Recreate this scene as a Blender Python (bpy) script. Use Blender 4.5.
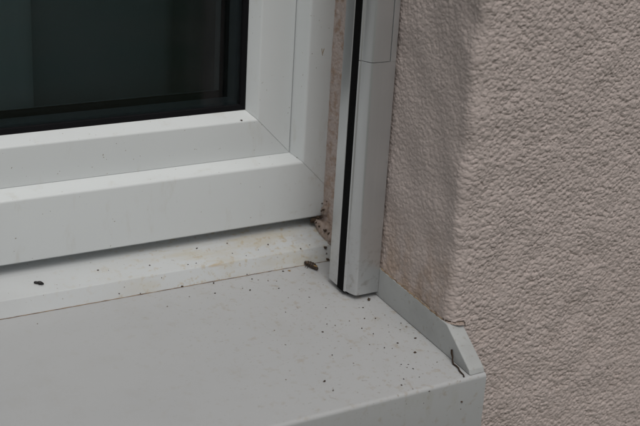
import bpy, bmesh, math, random
import numpy as np
from mathutils import Vector, Matrix

rng = np.random.default_rng(7)
random.seed(7)
S = 0.001                      # all shapes are laid out in millimetres
scene = bpy.context.scene
for o in list(bpy.data.objects):
    bpy.data.objects.remove(o)

# ------------------------------------------------------------------ camera
yaw, pitch, roll = math.radians(31.582), math.radians(-20.716), math.radians(3.39)
cam = bpy.data.cameras.new('camera')
cam_o = bpy.data.objects.new('camera', cam)
scene.collection.objects.link(cam_o)
fw = Vector((math.sin(yaw)*math.cos(pitch), math.cos(yaw)*math.cos(pitch), math.sin(pitch)))
rt = Vector((math.cos(yaw), -math.sin(yaw), 0))
up = rt.cross(fw)
rt2 = rt*math.cos(roll) + up*math.sin(roll)
up2 = up*math.cos(roll) - rt*math.sin(roll)
m3 = Matrix((rt2, up2, -fw)).transposed()
cam_o.matrix_world = Matrix.Translation(Vector((-512.393, -644.244, 414.558))*S) @ m3.to_4x4()
cam.sensor_width = 36
cam.lens = 1232.351*36/640
cam.clip_start = 0.01
cam.clip_end = 5000
cam.dof.use_dof = True
cam.dof.focus_distance = 0.93
cam.dof.aperture_fstop = 9
scene.camera = cam_o

# ------------------------------------------------------------------ light
SUN_EL, SUN_AZ = math.radians(60), math.radians(196)   # azimuth clockwise from +y (into the wall)
world = bpy.data.worlds.new('World')
scene.world = world
world.use_nodes = True
nt = world.node_tree
nt.nodes.clear()
sky = nt.nodes.new('ShaderNodeTexSky')
sky.sky_type = 'NISHITA'
sky.sun_disc = False
sky.sun_elevation = SUN_EL
sky.sun_rotation = SUN_AZ
sky.air_density = 1.0
sky.dust_density = 4.0
sky.ozone_density = 1.0
hs = nt.nodes.new('ShaderNodeHueSaturation')       # an overcast sky is nearly grey
hs.inputs['Saturation'].default_value = 0.15
bg = nt.nodes.new('ShaderNodeBackground')
bg.inputs['Strength'].default_value = 0.09
wo = nt.nodes.new('ShaderNodeOutputWorld')
nt.links.new(sky.outputs[0], hs.inputs['Color'])
nt.links.new(hs.outputs[0], bg.inputs['Color'])
nt.links.new(bg.outputs[0], wo.inputs['Surface'])

sun = bpy.data.lights.new('sun', 'SUN')
sun.energy = 1.45
sun.angle = math.radians(42)
sun.color = (1.0, 0.97, 0.93)
sun_o = bpy.data.objects.new('sun', sun)
scene.collection.objects.link(sun_o)
sd = Vector((math.sin(SUN_AZ)*math.cos(SUN_EL), math.cos(SUN_AZ)*math.cos(SUN_EL), math.sin(SUN_EL)))
sun_o.rotation_euler = sd.to_track_quat('Z', 'Y').to_euler()
sun_o.location = (0, -2, 3)

scene.view_settings.view_transform = 'Standard'
scene.view_settings.look = 'None'
scene.view_settings.exposure = -0.36
scene.view_settings.gamma = 1.0
scene.view_settings.use_curve_mapping = False
scene.render.engine = 'CYCLES'

# ------------------------------------------------------------------ materials
class Mat:
    """small helper around a Principled material"""
    def __init__(self, name, col, rough=0.5, metal=0.0, spec=0.5):
        self.m = bpy.data.materials.new(name)
        self.m.use_nodes = True
        self.t = self.m.node_tree
        self.b = self.t.nodes['Principled BSDF']
        self.col = None
        self.b.inputs['Base Color'].default_value = (*col, 1)
        self.b.inputs['Roughness'].default_value = rough
        self.b.inputs['Metallic'].default_value = metal
        self.b.inputs['Specular IOR Level'].default_value = spec
        c = self.n('ShaderNodeRGB'); c.outputs[0].default_value = (*col, 1)
        self.cur = c.outputs[0]
        g = self.n('ShaderNodeNewGeometry')
        self.pos = g.outputs['Position']
        sx = self.n('ShaderNodeSeparateXYZ'); self.l(self.pos, sx.inputs[0])
        self.x, self.y, self.z = sx.outputs
        self.h = None
    def n(self, k): return self.t.nodes.new(k)
    def l(self, a, b): self.t.links.new(a, b)
    def noise(self, scale, detail=3, rough=0.55, stretch=(1, 1, 1), off=(0, 0, 0)):
        mp = self.n('ShaderNodeMapping'); self.l(self.pos, mp.inputs[0])
        mp.inputs['Scale'].default_value = stretch; mp.inputs['Location'].default_value = off
        t = self.n('ShaderNodeTexNoise'); self.l(mp.outputs[0], t.inputs['Vector'])
        t.inputs['Scale'].default_value = scale; t.inputs['Detail'].default_value = detail
        t.inputs['Roughness'].default_value = rough
        return t.outputs['Fac']
    def ramp(self, v, a, b, lo=0.0, hi=1.0):
        r = self.n('ShaderNodeMapRange'); r.interpolation_type = 'SMOOTHSTEP'
        self.l(v, r.inputs[0])
        for i, q in zip((1, 2, 3, 4), (a, b, lo, hi)): r.inputs[i].default_value = q
        return r.outputs[0]
    def mul(self, *vs):
        o = vs[0]
        for v in vs[1:]:
            q = self.n('ShaderNodeMath'); q.operation = 'MULTIPLY'; self.l(o, q.inputs[0])
            if isinstance(v, (int, float)): q.inputs[1].default_value = v
            else: self.l(v, q.inputs[1])
            o = q.outputs[0]
        return o
    def add(self, a, b):
        q = self.n('ShaderNodeMath'); q.operation = 'ADD'; self.l(a, q.inputs[0])
        if isinstance(b, (int, float)): q.inputs[1].default_value = b
        else: self.l(b, q.inputs[1])
        return q.outputs[0]
    def tint(self, fac, col, mode='MIX'):
        x = self.n('ShaderNodeMix'); x.data_type = 'RGBA'; x.blend_type = mode
        self.l(fac, x.inputs['Factor']); self.l(self.cur, x.inputs['A']); x.inputs['B'].default_value = (*col, 1)
        self.cur = x.outputs['Result']
    def bump(self, v, strength, dist):
        b = self.n('ShaderNodeBump'); b.inputs['Strength'].default_value = strength
        b.inputs['Distance'].default_value = dist; self.l(v, b.inputs['Height'])
        if self.h is not None: self.l(self.h, b.inputs['Normal'])
        self.h = b.outputs[0]
    def done(self):
        self.l(self.cur, self.b.inputs['Base Color'])
        if self.h is not None: self.l(self.h, self.b.inputs['Normal'])
        return self.m
M = {}
# white PVC of the window
k = Mat('white_plastic', (0.685, 0.71, 0.712), 0.38)
k.tint(k.ramp(k.noise(9, 4), 0.35, 0.75, 0, 0.3), (0.625, 0.645, 0.645))
k.tint(k.ramp(k.noise(60, 5, 0.65, (1, 1, 0.35)), 0.56, 0.75, 0, 0.30), (0.50, 0.47, 0.40))
cor = k.mul(k.ramp(k.x, -0.05, -0.002), k.ramp(k.z, 0.14, 0.05))
k.tint(k.mul(cor, k.ramp(k.noise(170, 4, 0.6), 0.58, 0.74, 0, 0.4)), (0.40, 0.33, 0.24))
k.tint(k.ramp(k.noise(420, 2, 0.5), 0.735, 0.78, 0, 0.8), (0.20, 0.16, 0.11))
k.bump(k.noise(700, 2), 0.05, 0.0003)
k.b.inputs['Roughness'].default_value = 0.42
M['pvc'] = k.done()
# the same plastic, weathered and rust-stained, below the window
k = Mat('stained_white_plastic', (0.55, 0.568, 0.572), 0.45)
k.tint(k.ramp(k.noise(14, 4), 0.4, 0.75, 0, 0.4), (0.46, 0.465, 0.465))
zone = k.mul(k.ramp(k.x, -0.215, -0.13), k.ramp(k.x, -0.005, -0.05, 0.35, 1))
k.tint(k.mul(zone, k.ramp(k.noise(38, 5, 0.6, (0.45, 1.6, 1.2)), 0.42, 0.72, 0, 0.42)), (0.47, 0.38, 0.20))
edge = k.mul(k.ramp(k.y, 0.1675, 0.1640), k.ramp(k.z, 0.0235, 0.0255))
k.tint(k.mul(zone, edge, k.ramp(k.noise(60, 5, 0.65, (0.6, 3, 1), (0.013, 0, 0)), 0.53, 0.68, 0, 0.55)), (0.45, 0.31, 0.12))
k.tint(k.mul(k.ramp(k.x, -0.3, -0.05), k.ramp(k.noise(210, 4, 0.6), 0.54, 0.68, 0, 0.55)), (0.42, 0.32, 0.16))
k.tint(k.mul(k.ramp(k.x, -0.05, -0.004), k.ramp(k.noise(90, 5, 0.7), 0.48, 0.70, 0, 0.5)), (0.30, 0.25, 0.19))
k.tint(k.ramp(k.noise(520, 2, 0.5), 0.72, 0.77, 0, 0.8), (0.16, 0.12, 0.08))
k.bump(k.noise(500, 3), 0.08, 0.0004)
M['base'] = k.done()
# sill: powder coated metal with a film of dust and fly dirt
k = Mat('grey_coated_metal', (0.435, 0.44, 0.442), 0.50)
k.tint(k.ramp(k.noise(11, 5, 0.6), 0.38, 0.72, 0, 0.3), (0.40, 0.405, 0.41))
k.tint(k.ramp(k.noise(45, 5, 0.65), 0.50, 0.74, 0, 0.18), (0.37, 0.355, 0.33))
near = k.ramp(k.x, -0.26, -0.03, 0.15, 1)
k.tint(k.mul(near, k.ramp(k.noise(150, 5, 0.62), 0.55, 0.70, 0, 0.55)), (0.34, 0.29, 0.23))
k.tint(k.mul(near, k.ramp(k.noise(420, 3, 0.5), 0.645, 0.72, 0, 0.6)), (0.22, 0.18, 0.14))
k.tint(k.mul(k.ramp(k.z, -0.004, -0.009), k.ramp(k.noise(75, 4, 0.6, (1, 1, 0.3)), 0.54, 0.74, 0, 0.28)), (0.36, 0.35, 0.30))
k.bump(k.noise(1500, 2), 0.10, 0.0002)
k.bump(k.noise(35, 2), 0.12, 0.001)
M['sill'] = k.done()
k = Mat('grey_cap_metal', (0.40, 0.41, 0.405), 0.6)
k.tint(k.ramp(k.noise(40, 5, 0.6), 0.40, 0.70, 0, 0.5), (0.31, 0.315, 0.31))
k.tint(k.ramp(k.noise(260, 4, 0.6), 0.58, 0.72, 0, 0.45), (0.25, 0.22, 0.18))
k.bump(k.noise(900, 3), 0.15, 0.0003)
M['cap'] = k.done()
# guide rail: matt anodised aluminium
k = Mat('anodised_aluminium', (0.58, 0.59, 0.595), 0.40, 0.75)
k.tint(k.ramp(k.noise(40, 4, 0.6, (2, 2, 0.08)), 0.4, 0.7, 0, 0.35), (0.50, 0.51, 0.515))
k.tint(k.mul(k.ramp(k.z, 0.09, 0.01), k.ramp(k.noise(180, 4, 0.6), 0.5, 0.7, 0, 0.45)), (0.27, 0.24, 0.20))
k.bump(k.noise(260, 3, 0.6, (3, 3, 0.05)), 0.06, 0.0003)
M['alu'] = k.done()
M['black'] = Mat('black_rubber', (0.005, 0.005, 0.006), 0.7, 0, 0.12).done()
k = Mat('black_brush_pile', (0.006, 0.006, 0.006), 0.95, 0, 0.1)
k.bump(k.noise(1800, 2, 0.5, (0.2, 1, 1)), 0.6, 0.0006)
M['brush'] = k.done()
M['spacer'] = Mat('dark_spacer_bar', (0.13, 0.16, 0.17), 0.45, 0.2).done()
# render / plaster
k = Mat('pink_beige_render', (0.505, 0.435, 0.408), 0.92, 0, 0.2)
k.tint(k.ramp(k.noise(7, 4), 0.35, 0.7, 0, 0.45), (0.44, 0.378, 0.355))
k.tint(k.ramp(k.noise(330, 4, 0.6), 0.45, 0.72, 0, 0.4), (0.42, 0.355, 0.33))
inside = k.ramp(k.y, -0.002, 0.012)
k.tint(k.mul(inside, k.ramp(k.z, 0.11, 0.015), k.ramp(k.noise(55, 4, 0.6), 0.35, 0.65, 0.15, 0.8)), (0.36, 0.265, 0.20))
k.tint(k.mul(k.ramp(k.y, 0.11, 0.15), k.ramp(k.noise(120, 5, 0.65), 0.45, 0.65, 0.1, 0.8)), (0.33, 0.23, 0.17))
k.bump(k.noise(1400, 3, 0.6), 0.35, 0.0005)
M['render'] = k.done()
k = Mat('smeared_mortar', (0.40, 0.325, 0.285), 0.9, 0, 0.2)
k.tint(k.ramp(k.noise(300, 4), 0.42, 0.62, 0, 0.7), (0.29, 0.22, 0.17))
k.tint(k.ramp(k.noise(420, 3), 0.60, 0.72, 0, 0.8), (0.12, 0.085, 0.06))
k.bump(k.noise(500, 4, 0.65), 0.9, 0.0016)
M['mortar'] = k.done()
k = Mat('dirt_in_joint', (0.17, 0.12, 0.085), 0.95, 0, 0.1)
k.tint(k.ramp(k.noise(160, 4), 0.35, 0.6), (0.33, 0.25, 0.17))
M['joint'] = k.done()
k = Mat('crumb_dirt', (0.045, 0.034, 0.026), 0.95, 0, 0.1)
k.tint(k.ramp(k.noise(900, 2), 0.4, 0.65), (0.09, 0.06, 0.04))
M['crumb'] = k.done()
M['tan'] = Mat('tan_flake', (0.30, 0.20, 0.09), 0.9, 0, 0.1).done()
M['faint'] = Mat('dusty_crumb', (0.22, 0.19, 0.16), 0.95, 0, 0.1).done()
k = Mat('insect_shell', (0.035, 0.022, 0.014), 0.5, 0, 0.4)
k.tint(k.ramp(k.noise(420, 3), 0.5, 0.7), (0.10, 0.055, 0.025))
M['insect'] = k.done()
M['fly'] = Mat('black_insect', (0.012, 0.010, 0.010), 0.5, 0, 0.4).done()
M['twig'] = Mat('dry_twig', (0.045, 0.030, 0.022), 0.9, 0, 0.1).done()
# glass pane: clear, faintly green, with a real surface reflection
gm = bpy.data.materials.new('window_glass'); gm.use_nodes = True
t = gm.node_tree; t.nodes.clear()
tr = t.nodes.new('ShaderNodeBsdfTransparent'); tr.inputs[0].default_value = (0.83, 0.86, 0.865, 1)
gl = t.nodes.new('ShaderNodeBsdfGlossy'); gl.inputs['Roughness'].default_value = 0.012; gl.inputs[0].default_value = (0.92, 0.97, 1, 1)
fr = t.nodes.new('ShaderNodeFresnel'); fr.inputs[0].default_value = 1.45
mx = t.nodes.new('ShaderNodeMixShader'); ou = t.nodes.new('ShaderNodeOutputMaterial')
t.links.new(fr.outputs[0], mx.inputs[0]); t.links.new(tr.outputs[0], mx.inputs[1]); t.links.new(gl.outputs[0], mx.inputs[2])
t.links.new(mx.outputs[0], ou.inputs[0])
M['glass'] = gm
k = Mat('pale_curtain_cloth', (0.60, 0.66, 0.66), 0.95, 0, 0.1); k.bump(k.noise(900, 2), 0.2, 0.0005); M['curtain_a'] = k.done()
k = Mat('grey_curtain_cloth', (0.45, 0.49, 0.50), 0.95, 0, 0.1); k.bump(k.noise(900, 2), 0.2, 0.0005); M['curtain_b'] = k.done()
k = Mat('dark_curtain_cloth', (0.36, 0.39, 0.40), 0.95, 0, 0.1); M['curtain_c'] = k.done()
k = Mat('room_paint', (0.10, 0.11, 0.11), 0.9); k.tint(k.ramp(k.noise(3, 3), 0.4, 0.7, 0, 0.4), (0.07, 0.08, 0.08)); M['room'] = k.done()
k = Mat('ground_lawn_and_soil', (0.045, 0.06, 0.035), 0.95, 0, 0.1)
k.tint(k.ramp(k.noise(1.5, 6), 0.4, 0.65, 0, 0.8), (0.09, 0.085, 0.06)); M['ground'] = k.done()

# ------------------------------------------------------------------ helpers
def link(name, me, mat, parent=None, smooth=None):
    me.materials.append(mat)
    if smooth is not None:
        me.polygons.foreach_set('use_smooth', [True]*len(me.polygons))
        me.set_sharp_from_angle(angle=math.radians(smooth))
    o = bpy.data.objects.new(name, me)
    scene.collection.objects.link(o)
    if parent: o.parent = parent
    return o
def empty(name, loc=(0, 0, 0)):
    o = bpy.data.objects.new(name, None)
    o.empty_display_size = 0.02
    scene.collection.objects.link(o)
    return o
def tag(o, label=None, cat=None, group=None, kind=None):
    if label: o['label'] = label
    if cat: o['category'] = cat
    if group: o['group'] = group
    if kind: o['kind'] = kind
    return o
def mesh(name, v, f):
    me = bpy.data.meshes.new(name)
    me.from_pydata([(a*S, b*S, c*S) for a, b, c in v], [], f)
    me.update()
    return me
def fillet(pts, n=5):
    """2-D polygon whose points are (a, b) or (a, b, radius)"""
    out = []
    N = len(pts)
    for i, p in enumerate(pts):
        if len(p) < 3 or p[2] <= 0:
            out.append((p[0], p[1])); continue
        P = Vector(p[:2]); A = (Vector(pts[i-1][:2]) - P); B = (Vector(pts[(i+1) % N][:2]) - P)
        la, lb = A.length, B.length
        A.normalize(); B.normalize()
        ang = A.angle(B)
        d = min(p[2]/math.tan(ang/2), la*0.48, lb*0.48)
        r = d*math.tan(ang/2)
        C = P + (A+B).normalized()*(r/math.sin(ang/2))
        s, e = P + A*d - C, P + B*d - C
        a0 = math.atan2(s.y, s.x); a1 = math.atan2(e.y, e.x)
        da = (a1-a0+math.pi) % (2*math.pi) - math.pi
        for j in range(n+1):
            a = a0 + da*j/n
            out.append((C.x + r*math.cos(a), C.y + r*math.sin(a)))
    return out
def extrude(name, poly, fa, fb):
    """closed solid: fa / fb map a profile point to its 3-D start / end"""
    n = len(poly)
    v = [fa(*p) for p in poly] + [fb(*p) for p in poly]
    f = [(i, (i+1) % n, n+(i+1) % n, n+i) for i in range(n)] + [tuple(range(n))[::-1], tuple(range(n, 2*n))]
    me = mesh(name, v, f)
    bm = bmesh.new(); bm.from_mesh(me)
    bmesh.ops.recalc_face_normals(bm, faces=bm.faces)
    bm.to_mesh(me); bm.free()
    return me
def boxes(lst):
    v, f = [], []
    for (x0, x1, y0, y1, z0, z1) in lst:
        b = len(v)
        v += [(x, y, z) for x in (x0, x1) for y in (y0, y1) for z in (z0, z1)]
        f += [tuple(b+i for i in q) for q in ((0, 1, 3, 2), (4, 6, 7, 5), (0, 4, 5, 1), (2, 3, 7, 6), (0, 2, 6, 4), (1, 5, 7, 3))]
    return v, f
def tube(name, pts, rad, sides=6, jit=0.0):
    v, f = [], []
    pts = [Vector(p) for p in pts]
    for i, p in enumerate(pts):
        d = (pts[min(i+1, len(pts)-1)] - pts[max(i-1, 0)]).normalized()
        a = d.cross(Vector((0, 0, 1)))
        if a.length < 1e-3: a = Vector((1, 0, 0))
        a.normalize(); b = a.cross(d)
        r = rad(i/(len(pts)-1)) if callable(rad) else rad
        for s in range(sides):
            q = 2*math.pi*s/sides
            rr = r*(1 + jit*random.uniform(-1, 1))
            v.append(tuple(p + a*rr*math.cos(q) + b*rr*math.sin(q)))
    for i in range(len(pts)-1):
        for s in range(sides):
            f.append((i*sides+s, i*sides+(s+1) % sides, (i+1)*sides+(s+1) % sides, (i+1)*sides+s))
    f += [tuple(range(sides))[::-1], tuple(range((len(pts)-1)*sides, len(pts)*sides))]
    return mesh(name, v, f)

# ------------------------------------------------------------------ dimensions found from the photograph (mm)
K = 0.085                                    # fall of the sill
D = 186.2                                    # depth of the window frame behind the wall face
C = 72.34                                    # mitre line x + z = C
XL, ZT = -1013.9, 1336.2                     # the same line at the left and at the head
SILL_P, SILL_E = 33.3, 12.7
CAPX = -1.0
sill_z = lambda y: K*y

# ------------------------------------------------------------------ ground, room
gv, gf = [], []
ng = 24
ext = [-1500, -400, -120, -40, -15, -8, -4, -2, -0.3, 1, 4, 10, 30, 100, 400, 1500]
for yy in ext:
    for xx in ext:
        gv.append((xx*1000, yy*1000, -1150 + 15*math.sin(xx*1.7+yy)))
ne = len(ext)
gf = [(j*ne+i, j*ne+i+1, (j+1)*ne+i+1, (j+1)*ne+i) for j in range(ne-1) for i in range(ne-1)]
tag(link('ground', mesh('ground', gv, gf), M['ground']), kind='structure')
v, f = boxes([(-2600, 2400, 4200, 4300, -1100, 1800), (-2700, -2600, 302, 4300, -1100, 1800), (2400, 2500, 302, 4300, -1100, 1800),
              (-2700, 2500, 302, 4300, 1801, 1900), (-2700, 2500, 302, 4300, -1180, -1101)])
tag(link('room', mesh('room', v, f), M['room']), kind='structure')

# ------------------------------------------------------------------ rendered wall: relief of the render is geometry near the window corner
def field(nu, nv, du, lam_u, lam_v, width=0.5):
    """band-passed random field of wavelength lam (mm), unit variance"""
    w = rng.standard_normal((nv, nu))
    fu = np.fft.fftfreq(nu, du)[None, :]*lam_u
    fv = np.fft.fftfreq(nv, du)[:, None]*lam_v
    r = np.sqrt(fu*fu + fv*fv) + 1e-9
    g = np.exp(-(np.log(r)/width)**2)
    q = np.real(np.fft.ifft2(np.fft.fft2(w)*g))
    return q/q.std()
du = 0.42
RC = 8.0                                     # radius of the wall's arris
L1 = 187.4 - (RC+0.0); L2 = RC*math.pi/2; L3 = 260.0 - RC
NU = int((L1+L2+L3)/du)+1
Z0, Z1 = -145.0, 300.0
NV = int((Z1-Z0)/du)+1
u = np.linspace(0, L1+L2+L3, NU)
px = np.where(u < L1, 0.0, np.where(u < L1+L2, RC - RC*np.cos((u-L1)/RC), RC + (u-L1-L2)))
py = np.where(u < L1, 187.4-u, np.where(u < L1+L2, RC - RC*np.sin((u-L1)/RC), 0.0))
nx = np.where(u < L1, -1.0, np.where(u < L1+L2, -np.cos((u-L1)/RC), 0.0))
ny = np.where(u < L1, 0.0, np.where(u < L1+L2, -np.sin((u-L1)/RC), -1.0))
px = px + 0.6
zz = np.linspace(Z0, Z1, NV)
f1 = field(NU, NV, du, 4.9, 3.5, 0.5)
f2 = field(NU, NV, du, 2.3, 1.8, 0.45)
f3 = field(NU, NV, du, 45, 60, 0.6)
f4 = field(NU, NV, du, 11, 7, 0.5)
def grains(cell_u, cell_v, seed, warp):
    """rounded grains of sand pressed into the render: soft maximum of many small domes"""
    g = np.random.default_rng(seed)
    cu, cv = int((L1+L2+L3)/cell_u)+8, int((Z1-Z0)/cell_v)+8
    ju, jv = g.uniform(0, 1, (cv, cu)), g.uniform(0, 1, (cv, cu))
    hh, rr = g.normal(0, 0.36, (cv, cu)), g.uniform(0.62, 1.15, (cv, cu))
    U = np.repeat(u[None, :], NV, 0)/cell_u + 3 + warp[0]; V = np.repeat((zz-Z0)[:, None], NU, 1)/cell_v + 3 + warp[1]
    bu, bv_ = np.floor(U).astype(int), np.floor(V).astype(int)
    acc = np.zeros((NV, NU))
    for a in (-1, 0, 1):
        for b in (-1, 0, 1):
            iu, iv = np.clip(bu+a, 0, cu-1), np.clip(bv_+b, 0, cv-1)
            d2 = (U-iu-ju[iv, iu])**2 + (V-iv-jv[iv, iu])**2
            acc += np.exp(5.0*(hh[iv, iu] - 1.15*d2/rr[iv, iu]**2))
    return np.log(acc + 0.004)/5.0
gr = grains(2.3, 2.1, 3, (0.10*f2, 0.10*f1))
gr = (gr-gr.mean())/gr.std()
gr2 = grains(1.45, 1.35, 5, (0.08*f2, 0.08*f1))
gr2 = (gr2-gr2.mean())/gr2.std()
n0 = 0.88*gr + 0.16*f4 + 0.40*gr2
rough = 0.27*np.clip(n0, -2.2, 2.2) - 0.25*np.maximum(0, -n0-1.0) + 0.02*f2
fine = 0.19*np.clip(n0, -2.0, 1.8) + 0.03*f2
w = np.clip((u-(L1-4))/(L2+14), 0, 1); w = (w*w*(3-2*w))[None, :]
h = fine*(1-w) + rough*w + 0.35*f3 + 0.3*f3*np.exp(-((u-L1-L2/2)/9)**2)[None, :]
h *= np.clip((u/3.0), 0, 1)[None, :]
h -= 0.3*w
VX = px[None, :] + nx[None, :]*h
VY = py[None, :] + ny[None, :]*h
VZ = np.repeat(zz[:, None], NU, 1)
co = np.stack([VX, VY, VZ], -1).reshape(-1, 3)
ii = np.arange(NU*NV).reshape(NV, NU)
quads = np.stack([ii[:-1, :-1], ii[:-1, 1:], ii[1:, 1:], ii[1:, :-1]], -1).reshape(-1, 4)
bv, bf = boxes([(9, 2500, 9, 300, -1200, 1900), (3.5, 8.9, 16, 300, -1200, 1900),                 # pier right of the window
                (261, 2500, 0, 8.9, -1200, 1900), (3, 260.9, 0, 8.9, 301, 1900), (3, 260.9, 0, 8.9, -1200, -146),
                (0.6, 3.4, 9, D, 301, 1330),
                (-2700, 2.9, 0, 300, -1200, -55), (-2700, 2.9, 14, 300, -54.9, -8),
                (-2700, -968, 0, 300, -7.9, 1900), (-967.9, 2.9, 0, 300, 1288, 1900)])
bv = np.array(bv, float); bf = np.array(bf)
nb = len(co)
co = np.concatenate([co, bv]); quads = np.concatenate([quads, bf+nb])
me = bpy.data.meshes.new('rendered_wall')
me.vertices.add(len(co)); me.vertices.foreach_set('co', (co*S).astype(np.float32).ravel())
me.loops.add(quads.size); me.loops.foreach_set('vertex_index', quads.astype(np.int32).ravel())
me.polygons.add(len(quads))
me.polygons.foreach_set('loop_start', np.arange(0, quads.size, 4, dtype=np.int32))
me.update(calc_edges=True)
sm = np.ones(len(quads), dtype=bool); sm[-len(bf):] = False
me.polygons.foreach_set('use_smooth', sm)
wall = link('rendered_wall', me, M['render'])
tag(wall, 'rough pinkish beige rendered house wall turning into the window reveal on the right', 'wall')

# lump of render at the foot of the reveal beside the frame
def lump(name, mat, parent, cx, cy, cz, sx, sy, sz, seed, sub=3, rot=(0, 0, 0)):
    bm = bmesh.new()
    bmesh.ops.create_icosphere(bm, subdivisions=sub, radius=1)
    r = random.Random(seed)
    ph = [(Vector((r.gauss(0, 1), r.gauss(0, 1), r.gauss(0, 1)))*2.0, r.uniform(0, 6), r.uniform(0.05, 0.16)) for _ in range(6)]
    R = Matrix.Rotation(rot[2], 3, 'Z') @ Matrix.Rotation(rot[1], 3, 'Y') @ Matrix.Rotation(rot[0], 3, 'X')
    for q in bm.verts:
        s = 1 + sum(a*math.sin(d.dot(q.co)+p) for d, p, a in ph)
        c = R @ Vector((q.co.x*s*sx, q.co.y*s*sy, q.co.z*s*sz))
        q.co = (c + Vector((cx, cy, cz)))*S
    me = bpy.data.meshes.new(name); bm.to_mesh(me); bm.free()
    return link(name, me, mat, parent, 60)
lump('render_lump', M['mortar'], wall, -0.8, 177, 34.5, 6, 15, 5.5, 3, rot=(math.radians(24), 0, 0))
lump('render_lump', M['mortar'], wall, 0.5, 166, 28.5, 5, 6, 5.5, 5)
lump('render_lump', M['mortar'], wall, 1.0, 182, 49, 3.4, 4.5, 6, 9)

# smear of mortar on the end cap at the arris, with the crack round it
sm_v = [(-0.6, 16), (-0.4, 8), (0.8, 2.5), (3.5, -0.5), (7.5, -3.2), (11.5, -3.6), (13.2, -0.5), (12.5, 4), (9, 9), (4, 14)]
N = len(sm_v); cxm = sum(a for a, b in sm_v)/N; cym = sum(b for a, b in sm_v)/N
vv, ff = [], []
for ring, (sc, dz) in enumerate(((1.0, 0.0), (0.96, 0.7), (0.8, 1.3), (0.45, 1.6))):
    for a, b in sm_v:
        X, Y = cxm+(a-cxm)*sc, cym+(b-cym)*sc
        vv.append((X, Y, sill_z(Y)+23.6+dz+(0.25*random.uniform(-1, 1) if ring else 0)))
for r_ in range(3):
    for i in range(N): ff.append((r_*N+i, r_*N+(i+1) % N, (r_+1)*N+(i+1) % N, (r_+1)*N+i))
ff.append(tuple(range(3*N, 4*N))); ff.append(tuple(range(N))[::-1])
link('mortar_smear', mesh('mortar_smear', vv, ff), M['mortar'], wall, 50)
cp = []
for i in range(13):
    th = math.radians(2 + 80*i/12)
    rr = RC + 0.55 + 0.35*random.uniform(-1, 1)
    X, Y = 0.6 + RC - rr*math.cos(th), RC - rr*math.sin(th)
    cp.append((X, Y, sill_z(Y) + 25.1 + 0.5*random.uniform(-1, 1)))
cp += [(12.3, -1.4, 25.6), (12.9, -2.0, 24.2), (13.4, -2.0, 22.6), (13.9, -1.6, 21.0)]
link('crack', tube('crack', cp, lambda s: 0.28+0.30*random.random(), 5), M['crumb'], wall)
jp = []
for i in range(60):
    Y = 92 - i*(84/59)
    jp.append((-0.15+0.35*random.uniform(-1, 1), Y, sill_z(Y)+24.0+0.3*random.uniform(-1, 1)))
link('dirty_joint', tube('dirty_joint', jp, lambda s: 0.45+0.35*random.random(), 5, 0.3), M['joint'], wall)

# ------------------------------------------------------------------ window
win = empty('window')
tag(win, 'white plastic window with dark glass behind the stained sill', 'window')
G = 0.16                                     # half of the hairline at each mitre
def ring(prof, names, mat, gap=G, smooth=35, parents=None, sill_prof=None):
    """four mitred members of one section; prof = (t, y) with t measured inwards"""
    p = fillet(prof)
    out = []
    par = parents or [win]*4
    out.append(link(names[0], extrude(names[0], fillet(sill_prof) if sill_prof else p, lambda t, y: (XL+t+gap, y, t), lambda t, y: (C-t-gap, y, t)), mat, par[0], smooth))
    out.append(link(names[1], extrude(names[1], p, lambda t, y: (C-t, y, t+gap), lambda t, y: (C-t, y, ZT-t-gap)), mat, par[1], smooth))
    out.append(link(names[2], extrude(names[2], p, lambda t, y: (C-t-gap, y, ZT-t), lambda t, y: (XL+t+gap, y, ZT-t)), mat, par[2], smooth))
    out.append(link(names[1], extrude(names[1], p, lambda t, y: (XL+t, y, ZT-t-gap), lambda t, y: (XL+t, y, t+gap)), mat, par[3], smooth))
    return out
frame = ring([(43.15, D, 1.2), (93.7, D, 2.6), (97.8, D+15.6, 0.5), (97.8, D+44), (86, D+44), (86, D+70), (43.15, D+70)], ('frame_rail', 'frame_jamb', 'frame_head'), M['pvc'])
sash = ring([(98.35, D+15.3, 0.5), (128.9, D+15.3, 2.2), (135.7, D+25.7, 0.5), (135.7, D+27.4), (118, D+27.4), (118, D+55), (144, D+56, 2), (139, D+78, 2), (98.35, D+78)], ('sash_rail', 'sash_stile', 'sash_head'), M['pvc'], sill_prof=[(97.9, D+15.3, 0.5), (128.9, D+15.3, 2.2), (135.7, D+25.7, 0.5), (135.7, D+27.4), (118, D+27.4), (118, D+55), (144, D+56, 2), (139, D+78, 2), (97.9, D+78)])
ring([(96, D+20), (100.5, D+20), (100.5, D+26), (96, D+26)], ('rebate_seal', 'rebate_seal', 'rebate_seal'), M['black'], 0, parents=frame)
ring([(134.6, D+25.2), (139.6, D+26.2, 0.4), (140.2, D+27.9), (134.6, D+27.9)], ('outer_gasket', 'outer_gasket', 'outer_gasket'), M['black'], 0, parents=sash)
ring([(133.5, D+52.2), (146.0, D+52.2), (145.2, D+55.2, 0.4), (133.5, D+55.6)], ('inner_gasket', 'inner_gasket', 'inner_gasket'), M['black'], 0, parents=sash)
ring([(128, D+32.1), (141.0, D+32.1), (141.0, D+47.9), (128, D+47.9)], ('spacer_bar', 'spacer_bar', 'spacer_bar'), M['spacer'], 0)
for y0 in (28, 48):
    v, f = boxes([(XL+126, C-126, D+y0, D+y0+4, 126, ZT-126)])
    link('glass_pane', mesh('glass_pane', v, f), M['glass'], win)
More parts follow.
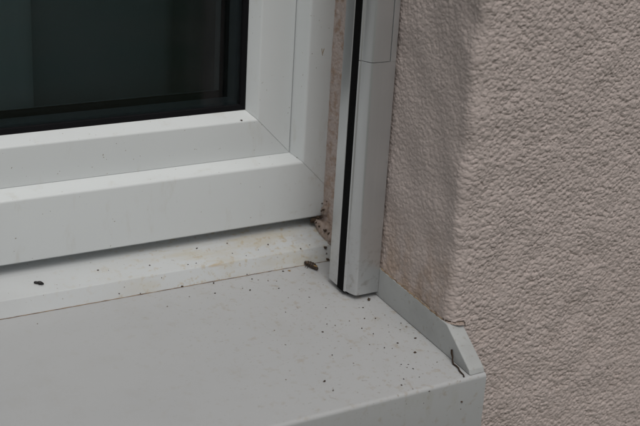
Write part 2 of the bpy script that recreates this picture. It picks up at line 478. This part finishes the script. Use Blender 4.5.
# base profile between frame and sill
bp = fillet([(158.8, 13.8), (163.2, 25.9, 1.2), (186, 33.4, 2), (203, 35.4), (203, 43.0), (252, 43.0), (252, 22), (215, 18.6)])
tag(link('base_profile', extrude('base_profile', bp, lambda y, z: (-962, y, z), lambda y, z: (-0.2, y, z)), M['base'], win, 35),
    'white strip under the frame with rusty yellow stains')
jp = [(-960+i*3.2, 158.7+0.15*random.uniform(-1, 1), 13.75+0.1*random.uniform(-1, 1)) for i in range(300)]
link('dirty_joint', tube('dirty_joint', jp, lambda s: 0.20+0.18*random.random(), 5, 0.2), M['joint'], win)

# ------------------------------------------------------------------ window sill
sill = empty('window_sill')
tag(sill, 'pale grey metal window sill speckled with dirt, its front edge folded down', 'window sill')
FZ = sill_z(-SILL_P)
sp = fillet([(215, sill_z(215)), (-SILL_P, FZ, 3.2), (-SILL_P, FZ-46, 1), (-SILL_P+9, FZ-46), (-SILL_P+9, FZ-44.5), (-SILL_P+1.6, FZ-44.5), (-SILL_P+1.6, FZ-2.0, 1.6), (215, sill_z(215)-2.0)], 7)
link('sill_board', extrude('sill_board', sp, lambda y, z: (-980, y, z), lambda y, z: (SILL_E, y, z)), M['sill'], sill, 35)
def end_cap(x0, x1):
    pts = fillet([(150, 0.25), (150, 23.9), (1.5, 23.9, 4), (-29.5, 3.6, 1.5), (-31.2, 0.25)])
    n = len(pts); b = 0.9
    v = []
    cy_ = sum(p[0] for p in pts)/n
    def shr(p, d):                                              # inset used for the small bevel
        return p
    bm = bmesh.new()
    A = [bm.verts.new((x0*S, y*S, (z+sill_z(y))*S)) for y, z in pts]
    B = [bm.verts.new((x1*S, y*S, (z+sill_z(y))*S)) for y, z in pts]
    bm.faces.new(A); bm.faces.new(B[::-1])
    for i in range(n): bm.faces.new((A[i], B[i], B[(i+1) % n], A[(i+1) % n]))
    bmesh.ops.recalc_face_normals(bm, faces=bm.faces)
    eds = [e for e in bm.edges if abs(e.calc_length() - abs(x1-x0)*S) > 1e-6 or len([q for q in e.link_faces]) and e.calc_face_angle(0) > 0.6]
    bmesh.ops.bevel(bm, geom=eds, offset=0.9*S, segments=3, affect='EDGES', profile=0.6, clamp_overlap=True)
    me = bpy.data.meshes.new('end_cap'); bm.to_mesh(me); bm.free()
    return link('end_cap', me, M['cap'], sill, 35)
tag(end_cap(CAPX, SILL_E-0.3), 'grey upturned end piece with sloping front')
end_cap(-979.7, -966)

# ------------------------------------------------------------------ guide rail
rail = empty('guide_rail')
tag(rail, 'grey aluminium shutter guide rail with black brush slot fixed to the reveal', 'guide rail')
RB = lambda y: 12.3 + K*(y-92.5)
RT = 1250.0
def prism_z(name, poly, zb, zt, mat, smooth=35, par=None):
    me = extrude(name, poly, lambda x, y: (x, y, zb(y) if callable(zb) else zb), lambda x, y: (x, y, zt))
    return link(name, me, mat, par or rail, smooth)
XR = -1.15
ch = fillet([(-27.3, 125.6, 0.6), (-27.3, 113.1, 0.6), (-14, 113.1), (-14, 103.0), (-26.0, 103.0), (-20.8, 93.9), (XR-0.2, 93.9), (XR-0.2, 125.6)])
chan = prism_z('channel', ch, lambda y: RB(y)+0.1, RT, M['alu'])
prism_z('brush_strip', [(-26.9, 112.95), (-26.9, 103.2), (-14.2, 103.2), (-14.2, 112.9)], lambda y: RB(y)-1.6, RT, M['brush'], par=chan)
# skin of the front: a lower shell that runs up as a narrow strip on the right, and a clip-on cover above
skin = lambda xe: fillet([(-27.5, 103.1, 0.3), (-26.8, 101.7, 0.3), (-25.7, 101.4), (-25.2, 100.2), (-25.0, 98.6), (-21.9, 92.4, 2.2), (xe, 92.4, 0.5), (xe, 93.8), (-20.9, 93.8), (-26.1, 103.1)])
prism_z('front_shell', skin(XR), RB, 199.6, M['alu'])
prism_z('front_strip', fillet([(-6.1, 92.4, 0.2), (XR, 92.4, 0.5), (XR, 93.8), (-6.1, 93.8)]), 199.65, RT, M['alu'])
prism_z('clip_cover', skin(-6.65), 200.15, RT, M['alu'])
prism_z('foot', [(-22, 121), (-22, 104), (-5, 104), (-5, 121)], lambda y: sill_z(y)+0.1, 20, M['black'], par=chan)

# ------------------------------------------------------------------ curtains behind the glass
def curtain(name, mat, x0, x1, y, amp, lam, ph):
    n = int((x1-x0)/8)
    v, f = [], []
    for i in range(n+1):
        X = x0+(x1-x0)*i/n
        for Zc in (-400, 200, 700, 1290):
            v.append((X + 3*math.sin(Zc*0.01+i), y+amp*math.sin(2*math.pi*X/lam+ph)*(1.0-0.0002*Zc)+3*math.sin(X*0.05+Zc*0.004), Zc))
    for i in range(n):
        for j in range(3): f.append((i*4+j, (i+1)*4+j, (i+1)*4+j+1, i*4+j+1))
    me = mesh(name, v, f)
    o = link(name, me, mat, None, 80)
    s = o.modifiers.new('cloth', 'SOLIDIFY'); s.thickness = 0.0012
    return o
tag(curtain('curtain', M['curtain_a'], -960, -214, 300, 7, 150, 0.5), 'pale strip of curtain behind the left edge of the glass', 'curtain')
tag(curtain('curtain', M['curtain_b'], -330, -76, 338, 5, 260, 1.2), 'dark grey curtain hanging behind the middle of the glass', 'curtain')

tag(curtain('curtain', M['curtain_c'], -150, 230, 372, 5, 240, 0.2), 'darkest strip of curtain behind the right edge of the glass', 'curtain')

# ------------------------------------------------------------------ dirt
def crumb_mesh(seed, sub=2):
    bm = bmesh.new(); bmesh.ops.create_icosphere(bm, subdivisions=sub, radius=1)
    r = random.Random(seed)
    ph = [(Vector((r.gauss(0, 1), r.gauss(0, 1), r.gauss(0, 1)))*1.8, r.uniform(0, 6), r.uniform(0.08, 0.22)) for _ in range(5)]
    for q in bm.verts:
        q.co *= S*(1 + sum(a*math.sin(d.dot(q.co)+p) for d, p, a in ph))
    me = bpy.data.meshes.new('dirt_crumb'); bm.to_mesh(me); bm.free()
    return me
cm = {}
for nm in ('crumb', 'faint', 'tan'):
    cm[nm] = []
    for i in range(5):
        q = crumb_mesh(20+i); q.materials.append(M[nm]); cm[nm].append(q)
def crumb(p, size, mat='crumb', flat=0.55, label=None, group=None):
    o = bpy.data.objects.new('dirt_crumb', random.choice(cm[mat]))
    scene.collection.objects.link(o)
    o.location = Vector(p)*S
    size *= 0.72
    o.scale = (size*random.uniform(0.8, 1.5), size*random.uniform(0.7, 1.1), size*flat)
    o.rotation_euler = (0, 0, random.uniform(0, 6.3))
    return tag(o, label, 'dirt', group)
SILL_D = [(-22, 81, .7), (-25, 82, .5), (-30, 66, .9), (-22, 63, .9), (-40, 54, .8), (-7, 50, .8), (-36, 44, .8), (-26, 26, 1.1),
          (-9, 27, 1.1), (-39, 24, .9), (-34, 21, .6), (-21, 10, 1.3), (-37, -19, .8), (-35, -8, .8), (-40, 0, .8), (-35, -2, .6), (-38, -5, .6),
          (-49, -17, .8), (-55, -23, .9), (-53, 155, 1.1), (-70, 131, .8), (-115, 156, 1.1), (-121, 141, .9), (-93, 136, 1.1), (-83, 152, .8),
          (-97, 141, .6), (-62, 69, .6), (-71, 60, .9), (-83, 96, .6), (-104, 1, 1.4), (-104, -11, 1.1), (-81, 29, .9), (-54, 110, .7), (-50, 91, .6)]
for x, y, s in SILL_D:
    crumb((x, y, sill_z(y)+s*0.3), s, 'crumb', label='tiny dark dirt crumb lying on the pale grey window sill', group='dark crumbs on the sill')
for x, y in [(-18, 51), (-23, 42), (-13, 42), (-47, 32), (-12, 65), (-43, 67), (-6, 44), (-50, -30), (-13, -7), (-38, 146), (-72, 145), (-66, 142), (-55, 124),
             (-70, 115), (-33, 124), (-79, 149), (-142, 143), (-164, 135), (-262, 144), (-106, 54), (-128, 13), (-63, 32), (-57, 65), (-72, 14), (-104, 75)]:
    crumb((x, y, sill_z(y)+0.2), random.uniform(.6, .95), 'faint', 0.4, 'faint brownish speck of dust on the pale grey window sill', 'faint specks on the sill')
crumb((-11, 90, sill_z(90)+0.7), 2.0, 'crumb', 0.7, 'brown crumb under the foot of the guide rail, largest on the sill')
crumb((-47.5, 154, sill_z(154)+0.3), 1.4, 'tan', 0.35, 'tan flake on the sill left of the dead insect')
prof_z = lambda y: 25.9 + (max(y, 164)-163.2)*(7.5/22.8)
for x, y, s in [(-117, 184, 1.0), (-90, 184, .8), (-57, 175, 1.1), (-91, 172, .7), (-203, 178, .9), (-162, 174, 1.0), (-32, 164, 1.1), (-132, 168, .7), (-68, 171, .6), (-125, 168, .6), (-195, 176, .6), (-81, 167, .6), (-22, 167, .6)]:
    crumb((x, y, prof_z(y)+s*0.25), s, 'crumb', label='tiny dark crumb on the white strip below the window frame', group='crumbs on the white strip')
for x, z, s in [(-193, 17, .9), (-176, 14.5, .7), (-141, 14.3, 1.1), (-84, 14.5, .8), (-109, 14.5, .6), (-157, 23, .6), (-188, 21, .5)]:
    o = crumb((x, 158.8+(z-13.8)*0.363, z), s, 'crumb', label='dark speck stuck on the front edge of the white strip', group='specks on the edge of the white strip')
for x, z, s in [(-38, -5.6, 1.2), (-8, -21, 1.1), (-8, -27, .6), (-42, -14, .5), (-57, -11, .5)]:
    crumb((x, -33.3 if z < -8 else -32.9, z), s, 'crumb', label='dark speck stuck on the folded front face of the sill', group='specks on the front face of the sill')
for x, y, z, s in [(-9.5, 162.2, 24.8, 1.9), (-8.5, 159.0, 15.2, 1.8), (-9.0, 160.4, 20, 1.0), (-6.8, 183, 39, 1.4), (-4.5, 163, 30, 1.3), (-3, 166, 30, 1.3), (-5.8, 172, 36, 1.3), (-7.5, 187.5, 39.5, 4.2), (-4.5, 184.5, 43, 2.2), (-6.2, 178, 37, 1.6), (-4.9, 171, 36, 1.9), (-2.6, 180, 51, 1.5), (-3.8, 167, 34, 1.7), (-3.0, 181, 44, 1.6)]:  # biggest clot: dark filler standing for shade in the gap under the frame
    crumb((x, y, z), s, 'crumb', 0.8, 'dark clot of dirt, the biggest instead standing for shade under the frame, in the corner where the white strip meets the reveal', 'dirt clots in the reveal corner')
for x, y, z, s in [(-2.0, 183, 49, 1.3), (-1.6, 184, 55, 0.9), (0.2, 180, 58, 0.8)]:
    crumb((x, y, z), s, 'crumb', 0.8, 'dark dirt crumb stuck on the render beside the lower frame corner', 'crumbs beside the frame corner')
crumb((-71.2, 202.7, 130.0), 1.1, 'crumb', 0.7, 'dark speck on the white edge just below the glass corner')
crumb((-23.4, 192.6, 95.8), 0.6, 'crumb', 0.7, 'dark speck on the mitred corner of the white frame')
link('rust_mark', tube('rust_mark', [(-9.4, D-0.05, 188.4), (-9.0, D-0.05, 186.0), (-8.4, D-0.05, 182.6), (-7.9, D-0.05, 185.6), (-7.1, D-0.05, 188.2)], lambda s: 0.22+0.1*random.random(), 5), M['tan'], win)

# dead insect case near the rail: a segmented husk lying on the sill
A0, A1 = Vector((-30.5, 159.0, sill_z(159)+2.6)), Vector((-26.0, 145.5, sill_z(145.5)+2.1))
pts, rad = [], []
for i in range(41):
    s = i/40
    pts.append(A0.lerp(A1, s) + Vector((0.8*math.sin(3*s), 0, 0.5*math.sin(3.1*s))))
husk_r = lambda s: (2.3*math.sin(math.pi*min(1, max(0.0, s*0.94+0.045)))**0.42)*(1+0.13*math.sin(s*2*math.pi*6.5))
bug = tag(empty('dead_insect'), 'brown segmented insect husk lying on the sill beside the guide rail', 'insect')
link('body', tube('body', pts, husk_r, 12, 0.05), M['insect'], bug, 60)
for s, sd_ in ((0.3, 1), (0.42, 1), (0.55, 1), (0.35, -1), (0.5, -1)):
    b0 = A0.lerp(A1, s); e = Vector((3.4*sd_, 0.8, 0))
    link('leg', tube('leg', [b0, b0+e*0.6+Vector((0, 0, 0.9)), Vector((b0.x+e.x, b0.y+e.y, sill_z(b0.y)+0.3))], 0.28, 5), M['insect'], bug)
lump('wing', M['tan'], bug, -27.0, 148.5, sill_z(149)+4.1, 0.9, 2.2, 0.4, 11, 2, (0, 0.3, 0.25))

B0 = Vector((-254.0, 175.3, prof_z(175.3)+1.0)); B1 = Vector((-247.5, 172.0, prof_z(172)+1.0))
fly = tag(empty('small_insect'), 'small black dead insect on the white strip at the far left', 'insect')
link('body', tube('body', [B0.lerp(B1, i/24)+Vector((0, 0, 0.4*math.sin(3.14*i/24))) for i in range(25)],
     lambda s: 1.45*max(0.08, math.sin(math.pi*(0.04+0.92*s)))**0.5*(0.62+0.38*abs(math.cos(math.pi*1.45*s))), 10), M['fly'], fly, 60)
for q in (-1, 1):
    for s in (0.3, 0.6):
        b0 = B0.lerp(B1, s)
        link('leg', tube('leg', [b0, b0+Vector((0.6, q*1.6, -0.1)), b0+Vector((1.0, q*2.3, -0.7))], 0.14, 4), M['fly'], fly)
# twig leaning on the end cap
tw = [(-1.6, -8.0, 8.0), (-2.1, -9.2, 5.6), (-2.0, -10.6, 3.0), (-3.1, -12.2, 0.9), (-3.7, -14.5, -0.4), (-3.3, -17.5, -0.7), (-3.6, -20.5, -0.8), (-4.8, -23.5, -1.2), (-5.1, -26.2, -1.5), (-5.3, -29, -1.7), (-6.4, -31.4, -2.0)]
tag(link('twig', tube('twig', tw, lambda s: 0.72-0.18*s+0.12*math.sin(19*s), 7, 0.15), M['twig'], None, 60), 'thin dark twig lying against the end piece at the sill front corner', 'twig')
